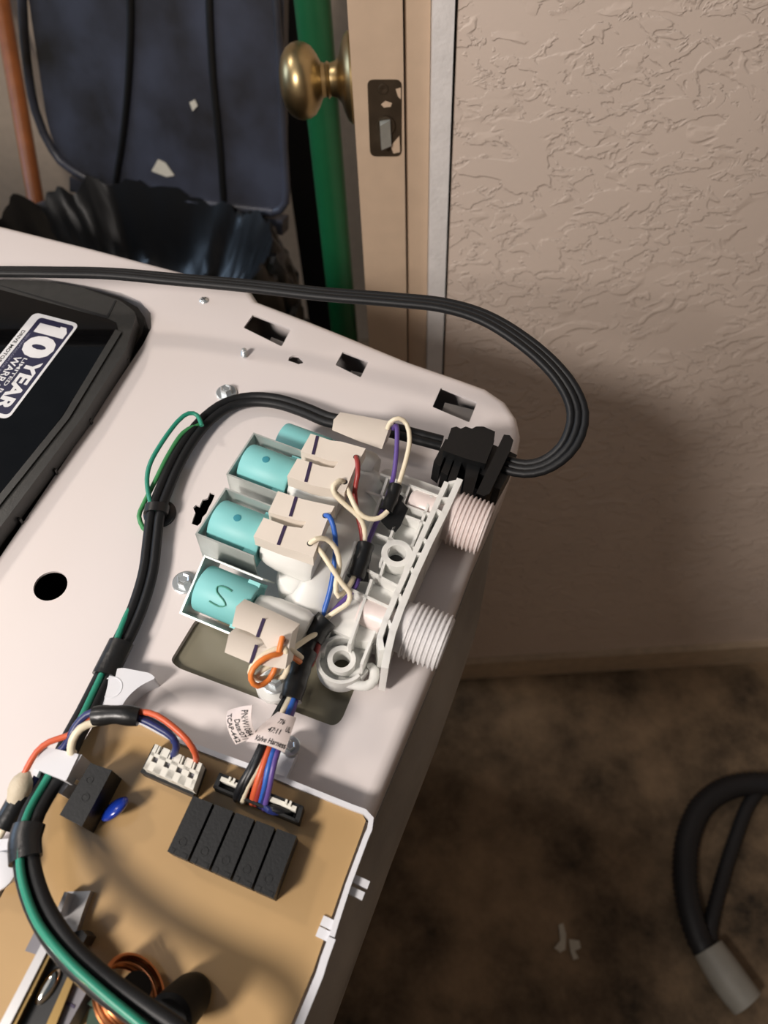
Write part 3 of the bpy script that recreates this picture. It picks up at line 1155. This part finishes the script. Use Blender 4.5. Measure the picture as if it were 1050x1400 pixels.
# plug 0 pair
wire('w_purple', [(537, 586, 36), (542, 582, 40), (543, 596, 40), (541, 630, 35), (536, 660, 30), (524, 694, 28), (510, 725, 27), (500, 752, 27), (487, 800, 25), (465, 826, 22), (444, 848, 20)])
wire('w_white', [(530, 586, 38), (534, 577, 42), (545, 572, 44), (556, 580, 42), (560, 600, 40), (556, 625, 36), (545, 662, 30), (534, 690, 28)])
# plug 2 pair
wire('w_blue', [(445, 705, 45.5), (450, 706, 48), (456, 720, 46), (459, 745, 40), (456, 780, 34), (450, 812, 28), (440, 845, 21)])
wire('w_white', [(424, 743, 45.5), (432, 737, 49), (446, 737, 47), (459, 750, 43), (464, 772, 38), (459, 800, 34), (462, 815, 32), (475, 805, 28), (484, 788, 27)])
wire('w_white', [(430, 748, 41), (434, 748, 44), (448, 768, 42), (468, 798, 36), (478, 810, 33), (476, 824, 30), (462, 834, 25), (444, 846, 21)])
# plug 3 pair, looped
wire('w_orange', [(386, 876, 39), (386, 872, 43), (382, 888, 41), (378, 908, 36), (368, 929, 32), (352, 938, 34), (343, 928, 38), (346, 914, 41), (362, 900, 42), (382, 894, 40), (398, 897, 34), (410, 905, 26)])
wire('w_white', [(388, 884, 38), (391, 890, 40), (390, 903, 36), (380, 918, 30), (362, 928, 28), (350, 926, 32), (360, 915, 36), (380, 905, 36), (388, 896, 38), (402, 886, 32), (422, 872, 26), (434, 866, 23)])
wire('w_white', [(391, 898, 34), (394, 908, 33), (388, 925, 29), (374, 925, 27), (356, 928, 31), (344, 924, 35), (344, 912, 39), (362, 894, 40), (385, 886, 40), (402, 891, 35), (412, 899, 27)])
# taped wraps


def wrap(pts, r, name='tape_wrap', sq=1., flag=None):
    bm = BM()
    P = path(*pts)
    n = 12
    tube(bm, P, r, 14, step=.002, rf=lambda i, t: 1 + .05 * math.sin(i * 1.9))
    if flag:
        fp = [W(*q) for q in flag]
        hull8(bm, fp, [p - E3 * .0008 for p in fp])
    return obj(name, bm, 'tape', hn)


wrap([(541, 664, 30), (536, 680, 29), (528, 700, 28)], 3.5, flag=[(540, 670, 29), (552, 680, 28), (549, 685, 27.5), (558, 695, 27), (553, 706, 26.5), (548, 718, 26), (541, 727, 26), (530, 722, 26), (521, 712, 27), (524, 696, 28)])
wrap([(500, 744, 29), (496, 760, 28), (486, 790, 26)], 4.2, flag=[(500, 745, 29), (506, 748, 27), (505, 765, 26), (504, 780, 25), (504, 795, 24), (486, 793, 25), (488, 780, 27)])
wrap([(446, 846, 21), (438, 856, 20), (426, 874, 19)], 5.4, flag=[(432, 842, 22), (426, 852, 22), (421, 853, 21), (421, 860, 21), (428, 868, 20), (442, 850, 21)])
wire('w_black', [(426, 870, 20), (418, 890, 18), (410, 912, 18)], 3.4)
wire('w_red', [(438, 866, 20), (434, 885, 17), (424, 910, 15)], 1.5)
wrap([(419, 890, 18), (411, 910, 18), (402, 940, 18), (397, 957, 18)], 5.2)
# tail into the control board, passing through the tag
tails = [('w_black', (-9, 0), (324, 1092), 1.7), ('w_black', (-7, -1), (329, 1094), 1.6), ('w_white', (-3, -3), (332, 1096), 1.4), ('w_rust', (0, -1), (345, 1098), 1.4), ('w_red', (2, 1), (350, 1100), 1.4), ('w_blue', (5, 2), (356, 1101), 1.4),
         ('w_navy', (7, 3), (358, 1104), 1.2), ('w_purple', (9, 1), (362, 1106), 1.4)]
for i, (m, (dx, dy), (ex, ey), r) in enumerate(tails):
    k = i / 7
    wire(m, [(403 + dx * .5, 944, 18 + (i % 3)), (392 + dx, 968, 19 + (i % 3)), (378 + dx * 1.3, 1000, 23 + (i % 2)), (362 + dx * 1.5, 1040, 26 + (i % 2)), (350 + (ex - 345) * .8 + dx * .5, 1075, 22), (ex, ey - 4, 15), (ex, ey, 11)], r)
wire('w_black', [(362, 1103, 13), (375, 1106, 17), (390, 1110, 15), (398, 1113, 11)], 1.6)
wire('w_navy', [(358, 1098, 14), (368, 1108, 17), (380, 1110, 15), (392, 1110, 11)], 1.4)


# printed paper tag wrapped round the tail
def patch(rows):                                   # rows of (px, py, h) control points -> smooth surface function
    R = [[W(*p) for p in row] for row in rows]

    def q(P, t):
        if len(P) == 2:
            return P[0] * (1 - t) + P[1] * t
        return P[0] * (1 - t) ** 2 + P[1] * 2 * t * (1 - t) + P[2] * t * t
    return lambda u, v: q([q(r, u) for r in R], v)


def sheet(name, fn, label, texts, nu=14, nv=6):
    bm = BM()
    g = [[fn(i / nu, j / nv) for i in range(nu + 1)] for j in range(nv + 1)]

    def nrm(u, v):
        e = .01
        n = (fn(u + e, v) - fn(u - e, v)).cross(fn(u, v + e) - fn(u, v - e)).normalized()
        return n if n.dot(CAMP - fn(u, v)) > 0 else -n
    vs = [g[j][i] for j in range(nv + 1) for i in range(nu + 1)]
    ns = [nrm(min(.98, max(.02, i / nu)), min(.98, max(.02, j / nv))) for j in range(nv + 1) for i in range(nu + 1)]
    N = len(vs)
    fs = []
    for j in range(nv):
        for i in range(nu):
            a = j * (nu + 1) + i
            fs += [(a, a + 1, a + nu + 2, a + nu + 1), (a + N, a + N + nu + 1, a + N + nu + 2, a + N + 1)]
    rim = [i for i in range(nu + 1)] + [j * (nu + 1) + nu for j in range(1, nv + 1)] + [nv * (nu + 1) + i for i in range(nu - 1, -1, -1)] + [j * (nu + 1) for j in range(nv - 1, 0, -1)]
    for k in range(len(rim)):
        a, b = rim[k], rim[(k + 1) % len(rim)]
        fs.append((a, b, b + N, a + N))
    faces(bm, vs + [v - n * .00025 for v, n in zip(vs, ns)], fs)
    for body, u0, u1, v0, v1 in texts:
        put_text(bm, body, u0, u1, v0, v1, lambda u, v: fn(u, v) + nrm(u, v) * .0002, 1, .012)
    return obj(name, bm, ['paper', 'stkk'], hn, label=label)


# u runs along the printed line, v from its bottom line to its top line
back = patch([[(311, 972, 27), (304, 990, 30), (322, 1018, 26)], [(322, 966, 32), (316, 990, 34), (336, 1013, 28)], [(345, 964, 38), (340, 990, 34), (352, 1005, 28)]])
sheet('paper_tag', back, 'curled grey end of the printed tag', [('TCAP-442', .16, .98, .08, .30), ('Date:07/', .36, .98, .40, .62), ('PN:W1084', .12, .92, .68, .90)])
front = patch([[(336, 1014, 28), (365, 1016, 33), (389, 1029, 31)], [(354, 992, 30), (372, 1000, 34), (398, 1004, 31)], [(380, 973, 27), (390, 976, 32), (405, 981, 28)]])
sheet('paper_tag', front, 'printed tag reading valve harness', [('Valve Harness', .14, .97, .07, .24), ('47:11', .30, .68, .40, .56), ('776', .42, .66, .70, .84), ('UL', .80, .94, .52, .68)])

# ================================================================== PLUG OF THE MOTOR WIRES
h2 = thing('lead_wires', W(150, 1000, 12), 'orange and blue lead wires taped together arching into the white board plug', 'wires')


def wire2(m, pts, r=1.25, name='wire'):
    bm = BM()
    tube(bm, path(*pts), r, 10)
    return obj(name, bm, m, h2)


wire2('w_rust', [(268, 1040, 21), (267, 1030, 29), (256, 1012, 33), (236, 993, 34), (214, 978, 34), (192, 973, 32), (160, 975, 31), (130, 980, 29), (112, 994, 28), (92, 1006, 27), (68, 1014, 27), (50, 1028, 26), (36, 1052, 24)], 1.3)
wire2('w_navy', [(236, 1034, 21), (241, 1022, 27), (236, 1008, 30), (215, 994, 31), (190, 982, 31), (160, 976, 33), (128, 973, 32), (110, 984, 30), (98, 1002, 28), (88, 1020, 24), (60, 1048, 20), (42, 1078, 18), (20, 1120, 16)], 1.5)
wire2('w_navy', [(190, 978, 30), (212, 988, 30), (232, 1002, 29), (238, 1015, 27)], 1.3)
wire2('w_white', [(150, 985, 31), (128, 988, 30), (110, 996, 30), (99, 1012, 28), (97, 1028, 25), (101, 1030, 23)], 1.7)
bm = BM()
tube(bm, path((129, 979, 31), (160, 977, 32.5), (190, 980, 32)), 4.0, 14, step=.002, rf=lambda i, t: 1 + .06 * math.sin(i * 1.3))
obj('tape_wrap', bm, 'tape', h2)
# splice lying at the left edge
wire2('w_rust', [(36, 1052, 24), (30, 1062, 23), (26, 1074, 22), (14, 1110, 18), (0, 1132, 16), (-20, 1160, 14)], 1.1)
bm = BM()
tube(bm, path((38, 1054, 23), (32, 1066, 22), (26, 1082, 20), (22, 1098, 18)), 3.4, 12, rf=lambda i, t: .35 + 1.0 * math.sin(min(1, t * 1.25) * 2.2))
obj('splice_wrap', bm, 'tan', h2)
bm = BM()
tube(bm, path((30, 1086, 18), (18, 1108, 17), (4, 1132, 16)), 4.6, 12)
obj('tape_wrap', bm, 'tape', h2)
wire2('w_white', [(10, 1122, 16), (0, 1142, 15), (-20, 1170, 14)], 1.5)

# ================================================================== POWER CORD
pcord = thing('power_cord', W(650, 640, 0), 'thick black power cord looping out of the machine through a ribbed strain relief', 'cord')
outer = path((-120, 368, 40), (-30, 371, 38), (60, 372, 38), (150, 374, 38), (240, 382, 40), (340, 391, 44), (440, 402, 50), (540, 410, 55), (610, 418, 58), (670, 438, 58), (730, 478, 55), (772, 522, 50), (790, 565, 44), (780, 605, 36), (752, 632, 27), (718, 641, 21), (680, 632, 18))
bm = BM()
tube(bm, outer, 0, prof=trilobe(3.7, 2.2), up=lambda t: (E3 * (1 - .55 * max(0, t - .55)) + E2 * .45 * (1 - t) - E1 * 0.15).normalized(), step=.004)
obj('cord', bm, 'cord', pcord, angle=70)
# strain relief: ribbed two-piece plug
bm = BM()
prism(bm, [(612, 600), (617, 585), (624, 583), (630, 586), (637, 583), (645, 586), (651, 583), (661, 583), (677, 590), (675, 606), (664, 634), (640, 628), (606, 616)], 26, 13)
for q_ in ([(609, 600), (617, 602), (602, 638), (593, 631)], [(620, 602), (628, 604), (612, 650), (603, 645)], [(631, 604), (640, 606), (622, 660), (612, 656)]):
    prism(bm, q_, 21, 5)
prism(bm, [(643, 604), (663, 606), (658, 634), (643, 686), (631, 682)], 22, 3)
prism(bm, [(613, 598), (676, 602), (655, 650), (606, 630)], 17, 5)
prism(bm, [(670, 606), (694, 616), (674, 656), (650, 645)], 20, 6)
prism(bm, [(689, 594), (697, 595), (702, 602), (699, 613), (669, 675), (661, 678), (651, 674)], 26, 1)
prism(bm, [(697, 617), (707, 622), (703, 634), (684, 669), (673, 665), (674, 655)], 19, 3)
obj('strain_relief', bm, 'rubber', pcord, angle=50, bevel=.6, label='black ribbed strain relief')
# inner run, two sleeved cores lying side by side
inner = path((604, 606, 17), (570, 597, 17), (535, 588, 18), (490, 580, 14), (450, 574, 11), (415, 560, 9), (380, 549, 7), (345, 546, 6), (312, 553, 6), (284, 572, 6), (260, 600, 6), (240, 634, 6), (225, 668, 6), (213, 702, 7), (208, 740, 6),
             (203, 780, 6), (192, 820, 6), (178, 855, 6), (158, 895, 7), (138, 935, 9), (118, 975, 12), (100, 1008, 15), (85, 1040, 18), (66, 1075, 20), (46, 1110, 24), (36, 1145, 27), (38, 1190, 30), (56, 1245, 33), (92, 1300, 36), (140, 1345, 38), (195, 1385, 40), (250, 1425, 42), (285, 1475, 40), (290, 1530, 28), (282, 1570, 10))
bm = BM()
tube(bm, inner, 0, prof=trilobe(2.3, 2.6, 2, 9), up=lambda t: (E3 + (E1 * .0)).normalized(), step=.004)
obj('inner_cord', bm, 'cord', pcord, angle=70)


def gw(m, pts, r=1.25):
    bm = BM()
    tube(bm, path(*pts), r, 10)
    return obj('ground_wire', bm, m, pcord)


gw('w_green', [(276, 582, 11), (270, 568, 12), (258, 565, 13), (243, 576, 13), (222, 604, 12), (206, 632, 10), (201, 655, 8), (204, 680, 8), (210, 700, 8)])
gw('w_grass', [(272, 580, 7), (250, 592, 8), (230, 622, 7), (212, 658, 5), (196, 690, 4), (190, 706, 4), (196, 722, 4), (204, 728, 4)])
gw('w_grass', [(240, 634, 2), (233, 660, 2), (229, 682, 2), (224, 700, 2)], 1.1)
gw('w_green', [(188, 818, 6), (176, 836, 7), (166, 858, 8), (156, 884, 9), (144, 912, 10), (128, 946, 12), (112, 980, 15), (96, 1012, 17), (78, 1040, 20), (60, 1072, 22), (40, 1108, 26), (30, 1140, 30), (27, 1172, 32), (32, 1210, 34), (52, 1262, 37), (90, 1310, 40), (135, 1352, 42), (190, 1398, 44), (240, 1440, 45)], 1.55)
for pts, r in ((((166, 878, 7.5), (152, 906, 8.5), (143, 924, 9.5)), 5.2), (((40, 1128, 27), (34, 1150, 28.5), (35, 1176, 30)), 5.4)):
    bm = BM()
    tube(bm, path(*pts), r, 14, prof=[(1.15 * r * math.cos(2 * math.pi * k / 16), .72 * r * math.sin(2 * math.pi * k / 16)) for k in range(16)], up=E3, step=.002)
    obj('tape_wrap', bm, 'tape', pcord)
# clip holding it to the deck
cl = thing('cable_clip', W(217, 704, 0), 'round black cable clip holding the cord to the deck', 'clip')
bm = BM()
lathe(bm, W(219, 703, 0), E3, [(0, 8.6), (1, 8.6), (1.8, 7.6), (2.2, 6), (2.2, .1)], 32)
obj('base_disc', bm, 'lidd', cl)
bm = BM()
cax = (W(208, 738, 7) - W(216, 694, 7)).normalized()
cv = cax.cross(E3).normalized()
cc_ = W(214, 697, 6.6)
ang = [2 * math.pi * k / 28 for k in range(28)]
so = [(6.4 * math.cos(a), 4.3 * math.sin(a)) for a in ang]
si = [(5.2 * math.cos(a), 3.1 * math.sin(a)) for a in ang]
vs = [cc_ + cax * (d * .001) + cv * (a * .001) + E3 * (b * .001) for d, s in ((-2.6, so), (2.6, so), (2.6, si), (-2.6, si)) for a, b in s]
n = 28
faces(bm, vs, [(r * n + k, r * n + (k + 1) % n, ((r + 1) % 4) * n + (k + 1) % n, ((r + 1) % 4) * n + k) for r in range(4) for k in range(n)])
obj('clip_band', bm, 'lidd', cl)
bm = BM()
lathe(bm, W(229, 698, 2), E3, [(0, 1.7), (3.4, 1.7), (4, 1.2), (4, .1)], 14)
obj('clip_post', bm, 'lidd', cl)

# ================================================================== BEHIND THE MACHINE
# bin: body, rim and hinged lid thrown open
BY = 0.80
RZ = 0.70
hl, hr = PZ(75, 266, RZ), PZ(402, 322, RZ)     # hinge side of the rim
byaw = math.atan2(hr.y - hl.y, hr.x - hl.x)
bax, bay = V3((math.cos(byaw), math.sin(byaw), 0)), V3((-math.sin(byaw), math.cos(byaw), 0))
bc = (hl + hr) / 2 - bay * .15
bx, by = bc.x, bc.y
print('bin', bc, math.degrees(byaw), (hr - hl).length)
bn = thing('trash_bin', (bx, by, 0), 'black plastic rubbish bin behind the machine with its ribbed lid thrown open', 'bin')


def bloop(z, k, n=44, hx=.205, hy=.165, e=3.2):
    out = []
    for i in range(n):
        a = 2 * math.pi * i / n
        c, s = math.cos(a), math.sin(a)
        out.append(V3((bx, by, z)) + bax * (hx * k * math.copysign(abs(c) ** (2 / e), c)) + bay * (hy * k * math.copysign(abs(s) ** (2 / e), s)))
    return out


bm = BM()
prev = None
for z, k in ((0.0, .72), (.01, .76), (RZ - .05, .97), (RZ - .012, .985), (RZ - .012, .95), (.03, .72)):
    cur = [bm.verts.new(p) for p in bloop(z, k)]
    if prev:
        for i in range(44):
            bm.faces.new((prev[i], prev[(i + 1) % 44], cur[(i + 1) % 44], cur[i]))
    else:
        bm.faces.new(cur[::-1])
    prev = cur
bm.faces.new(prev)
obj('bin_body', bm, 'binp', bn)
bm = BM()
tube(bm, bloop(RZ, 1.0) + [bloop(RZ, 1.0)[0]], 9, 10, step=.02)
obj('rim', bm, 'binp', bn)
# lid on its own leaning plane
lp = bc + bay * .168 + V3((0, 0, .02))
ln = (-bay + V3((0, 0, .12))).normalized()


def LD(x, y, off=0.):
    return onplane(x, y, lp - ln * (-off * .001), ln)


bm = BM()
lid_px = rounded([(30, -60), (388, -60), (388, 278), (372, 288), (330, 284), (160, 262), (88, 226), (66, 180)], [0, 0, 14, 8, 5, 25, 28, 35])
a_ = [LD(x, y, 0) for x, y in lid_px]
hull8(bm, [p + ln * .0 for p in a_], [p - ln * .012 for p in a_])
blid = obj('bin_lid', bm, 'binp', bn, bevel=2, label='ribbed inside of the open lid, dusty, bluish sheen painted in')
for i, pl in enumerate((((176, -60), (179, 20), (176, 110), (168, 190), (158, 250)), ((285, -60), (287, 20), (292, 110), (301, 200), (306, 275)))):
    bm = BM()
    tube(bm, [LD(x, y, 1) for x, y in pl], 5.0, 10, step=.02)
    obj('lid_rib', bm, 'lidd', blid)
bm = BM()
tube(bm, [LD(x, y, 3) for x, y in ((28, -60), (34, 60), (48, 150), (72, 205), (98, 232), (160, 262), (250, 274), (330, 285), (374, 290))], 6, 10, step=.02)
obj('lid_flange', bm, 'binp', blid)
bm = BM()
tube(bm, [LD(x, y, 3) for x, y in ((374, 290), (391, 276), (388, 200), (384, 100), (378, 0), (374, -60))], 5, 10, step=.02)
obj('lid_edge', bm, 'binp', blid)
bm = BM()
for x0_, x1_, y0_ in ((95, 158, 250), (162, 230, 276), (232, 302, 290), (310, 386, 298)):
    q = [LD(x0_, y0_ - 8, 6), LD(x1_, y0_ + 4 - (0 if x0_ > 100 else -12), 6), LD(x1_, y0_ + 24, 6), LD(x0_, y0_ + 12, 6)]
    hull8(bm, q, [p - ln * .02 for p in q])
obj('hinge_strip', bm, 'binp', blid, bevel=2)
# scraps stuck on the lid
for px_ in ([(216, 218), (226, 223), (238, 240), (228, 242), (207, 234)], [(259, 140), (266, 136), (270, 145), (263, 152)]):
    bm = BM()
    q = [LD(x, y, 1.5) for x, y in px_]
    hull8(bm, q, [p - ln * .001 for p in q])
    tag(obj('paper_scrap', bm, 'scrap'), 'torn pale scrap stuck low on the open bin lid' if px_[0][0] < 250 else 'tiny pale scrap stuck in the middle of the open bin lid', 'scrap')
# liner: crumpled film spilling over the rim
bm = BM()
NR, NA = 26, 150
g = []
for j in range(NR + 1):
    t = j / NR
    row = []
    for i in range(NA):
        a = 2 * math.pi * i / NA
        c, s = math.cos(a), math.sin(a)
        if t < .45:
            k = .35 + .62 * t / .45
            z = RZ - .105 + .125 * (t / .45) ** 2
        else:
            q = (t - .45) / .55
            k = .97 + .14 * math.sin(q * 1.5)
            z = RZ + .020 - .17 * q ** 1.6
        nz = noise.noise(V3((c * 5, s * 5, t * 5))) * .022 + (.5 - abs(noise.noise(V3((c * 9, s * 9, t * 7 + a * .3))))) * .016 + (.5 - abs(noise.noise(V3((c * 22, s * 22, t * 16))))) * .008
        e = 3.0
        p = V3((bx, by, z + nz * (1 if t < .8 else 2))) + bax * (.205 * (k + nz * 2) * math.copysign(abs(c) ** (2 / e), c)) + bay * (.165 * (k + nz * 2) * math.copysign(abs(s) ** (2 / e), s))
        row.append(bm.verts.new(p))
    g.append(row)
for j in range(NR):
    for i in range(NA):
        bm.faces.new((g[j][i], g[j][(i + 1) % NA], g[j + 1][(i + 1) % NA], g[j + 1][i]))
bm.faces.new(g[0][::-1])
OPEN.add('bin_liner')
tag(obj('bin_liner', bm, 'bag', angle=25), 'shiny black crumpled bag liner spilling over the bin rim', 'bag')

# green pole and orange handle
bm = BM()
gp = PY(427, 0, .78)
lathe(bm, V3((gp.x, .78, 0)), V3((0, 0, 1)), [(0, 15), (2, 17), (1500, 17), (1502, 15), (1502, .1)], 24)
tag(obj('green_pole', bm, 'green'), 'upright green pole between the bin and the door knob', 'pole')
bm = BM()
q0, q1 = PY(50, 280, 1.32), PY(5, 20, 1.50)
d_ = (q1 - q0).normalized()
f0 = q0 - d_ * (q0.z / d_.z)
lathe(bm, f0 + d_ * .012, d_, [(0, 12), (3, 14.5), (1640, 14.5), (1650, 8), (1650, .1)], 20)
tag(obj('broom_handle', bm, 'wood'), 'orange brown wooden handle leaning in the corner left of the bin', 'handle')
# black board edge beside the green pole
bm = BM()
q = [PY(x, 0, 1.2).x for x in (360, 409)]
hull8(bm, [V3((q[0], 1.2, 1.6)), V3((q[1], 1.2, 1.6)), V3((q[1], 1.2, 0)), V3((q[0], 1.2, 0))], [V3((q[0], 1.24, 1.6)), V3((q[1], 1.24, 1.6)), V3((q[1], 1.24, 0)), V3((q[0], 1.24, 0))])
tag(obj('black_plank', bm, 'lidd', bevel=2), 'narrow black upright board showing between the bin lid and the green pole', 'plank')

# ================================================================== ON THE FLOOR
hz = .019
hs_ = thing('drain_hose', PZ(950, 1250, 0), 'black corrugated hose looped on the dark floor with a whitish end cuff', 'hose')
bm = BM()
tube(bm, [PZ(x, y, hz) for x, y in ((1180, 1130), (1110, 1085), (1050, 1072), (1000, 1076), (962, 1100), (942, 1140), (936, 1190), (942, 1240), (956, 1285), (970, 1306))], 17, 14, step=.004,
     rf=lambda i, t: 1 + (.09 if i % 2 else -.04))
obj('hose_tube', bm, 'hose', hs_, angle=70)
bm = BM()
tube(bm, [PZ(x, y, .012) for x, y in ((1120, 1040), (1060, 1062), (1026, 1096), (1004, 1150), (988, 1200), (972, 1262), (972, 1290))], 10, 12, step=.004, rf=lambda i, t: 1 + (.09 if i % 2 else -.04))
obj('hose_tube', bm, 'hose', hs_, angle=70)
bm = BM()
tube(bm, [PZ(x, y, .026) for x, y in ((968, 1296), (985, 1322), (1003, 1348), (1022, 1372))], 24, 18, step=.006, rf=lambda i, t: .92 + .12 * math.sin(t * 2.6))
obj('hose_cuff', bm, 'hosew', hs_)
for k, px_ in enumerate(([(764, 1264), (770, 1262), (774, 1278), (773, 1298), (766, 1302), (758, 1296), (766, 1286)], [(778, 1284), (792, 1286), (794, 1296), (786, 1300), (791, 1310), (784, 1312), (780, 1300)])):
    bm = BM()
    q = [PZ(x, y, .003) for x, y in px_]
    hull8(bm, q, [V3((p.x, p.y, .0002)) for p in q])
    tag(obj('paper_scrap', bm, 'scrap'), ('long torn white scrap on the dark floor, left of its pair', 'small ragged white scrap on the dark floor, right of its pair')[k], 'scrap')
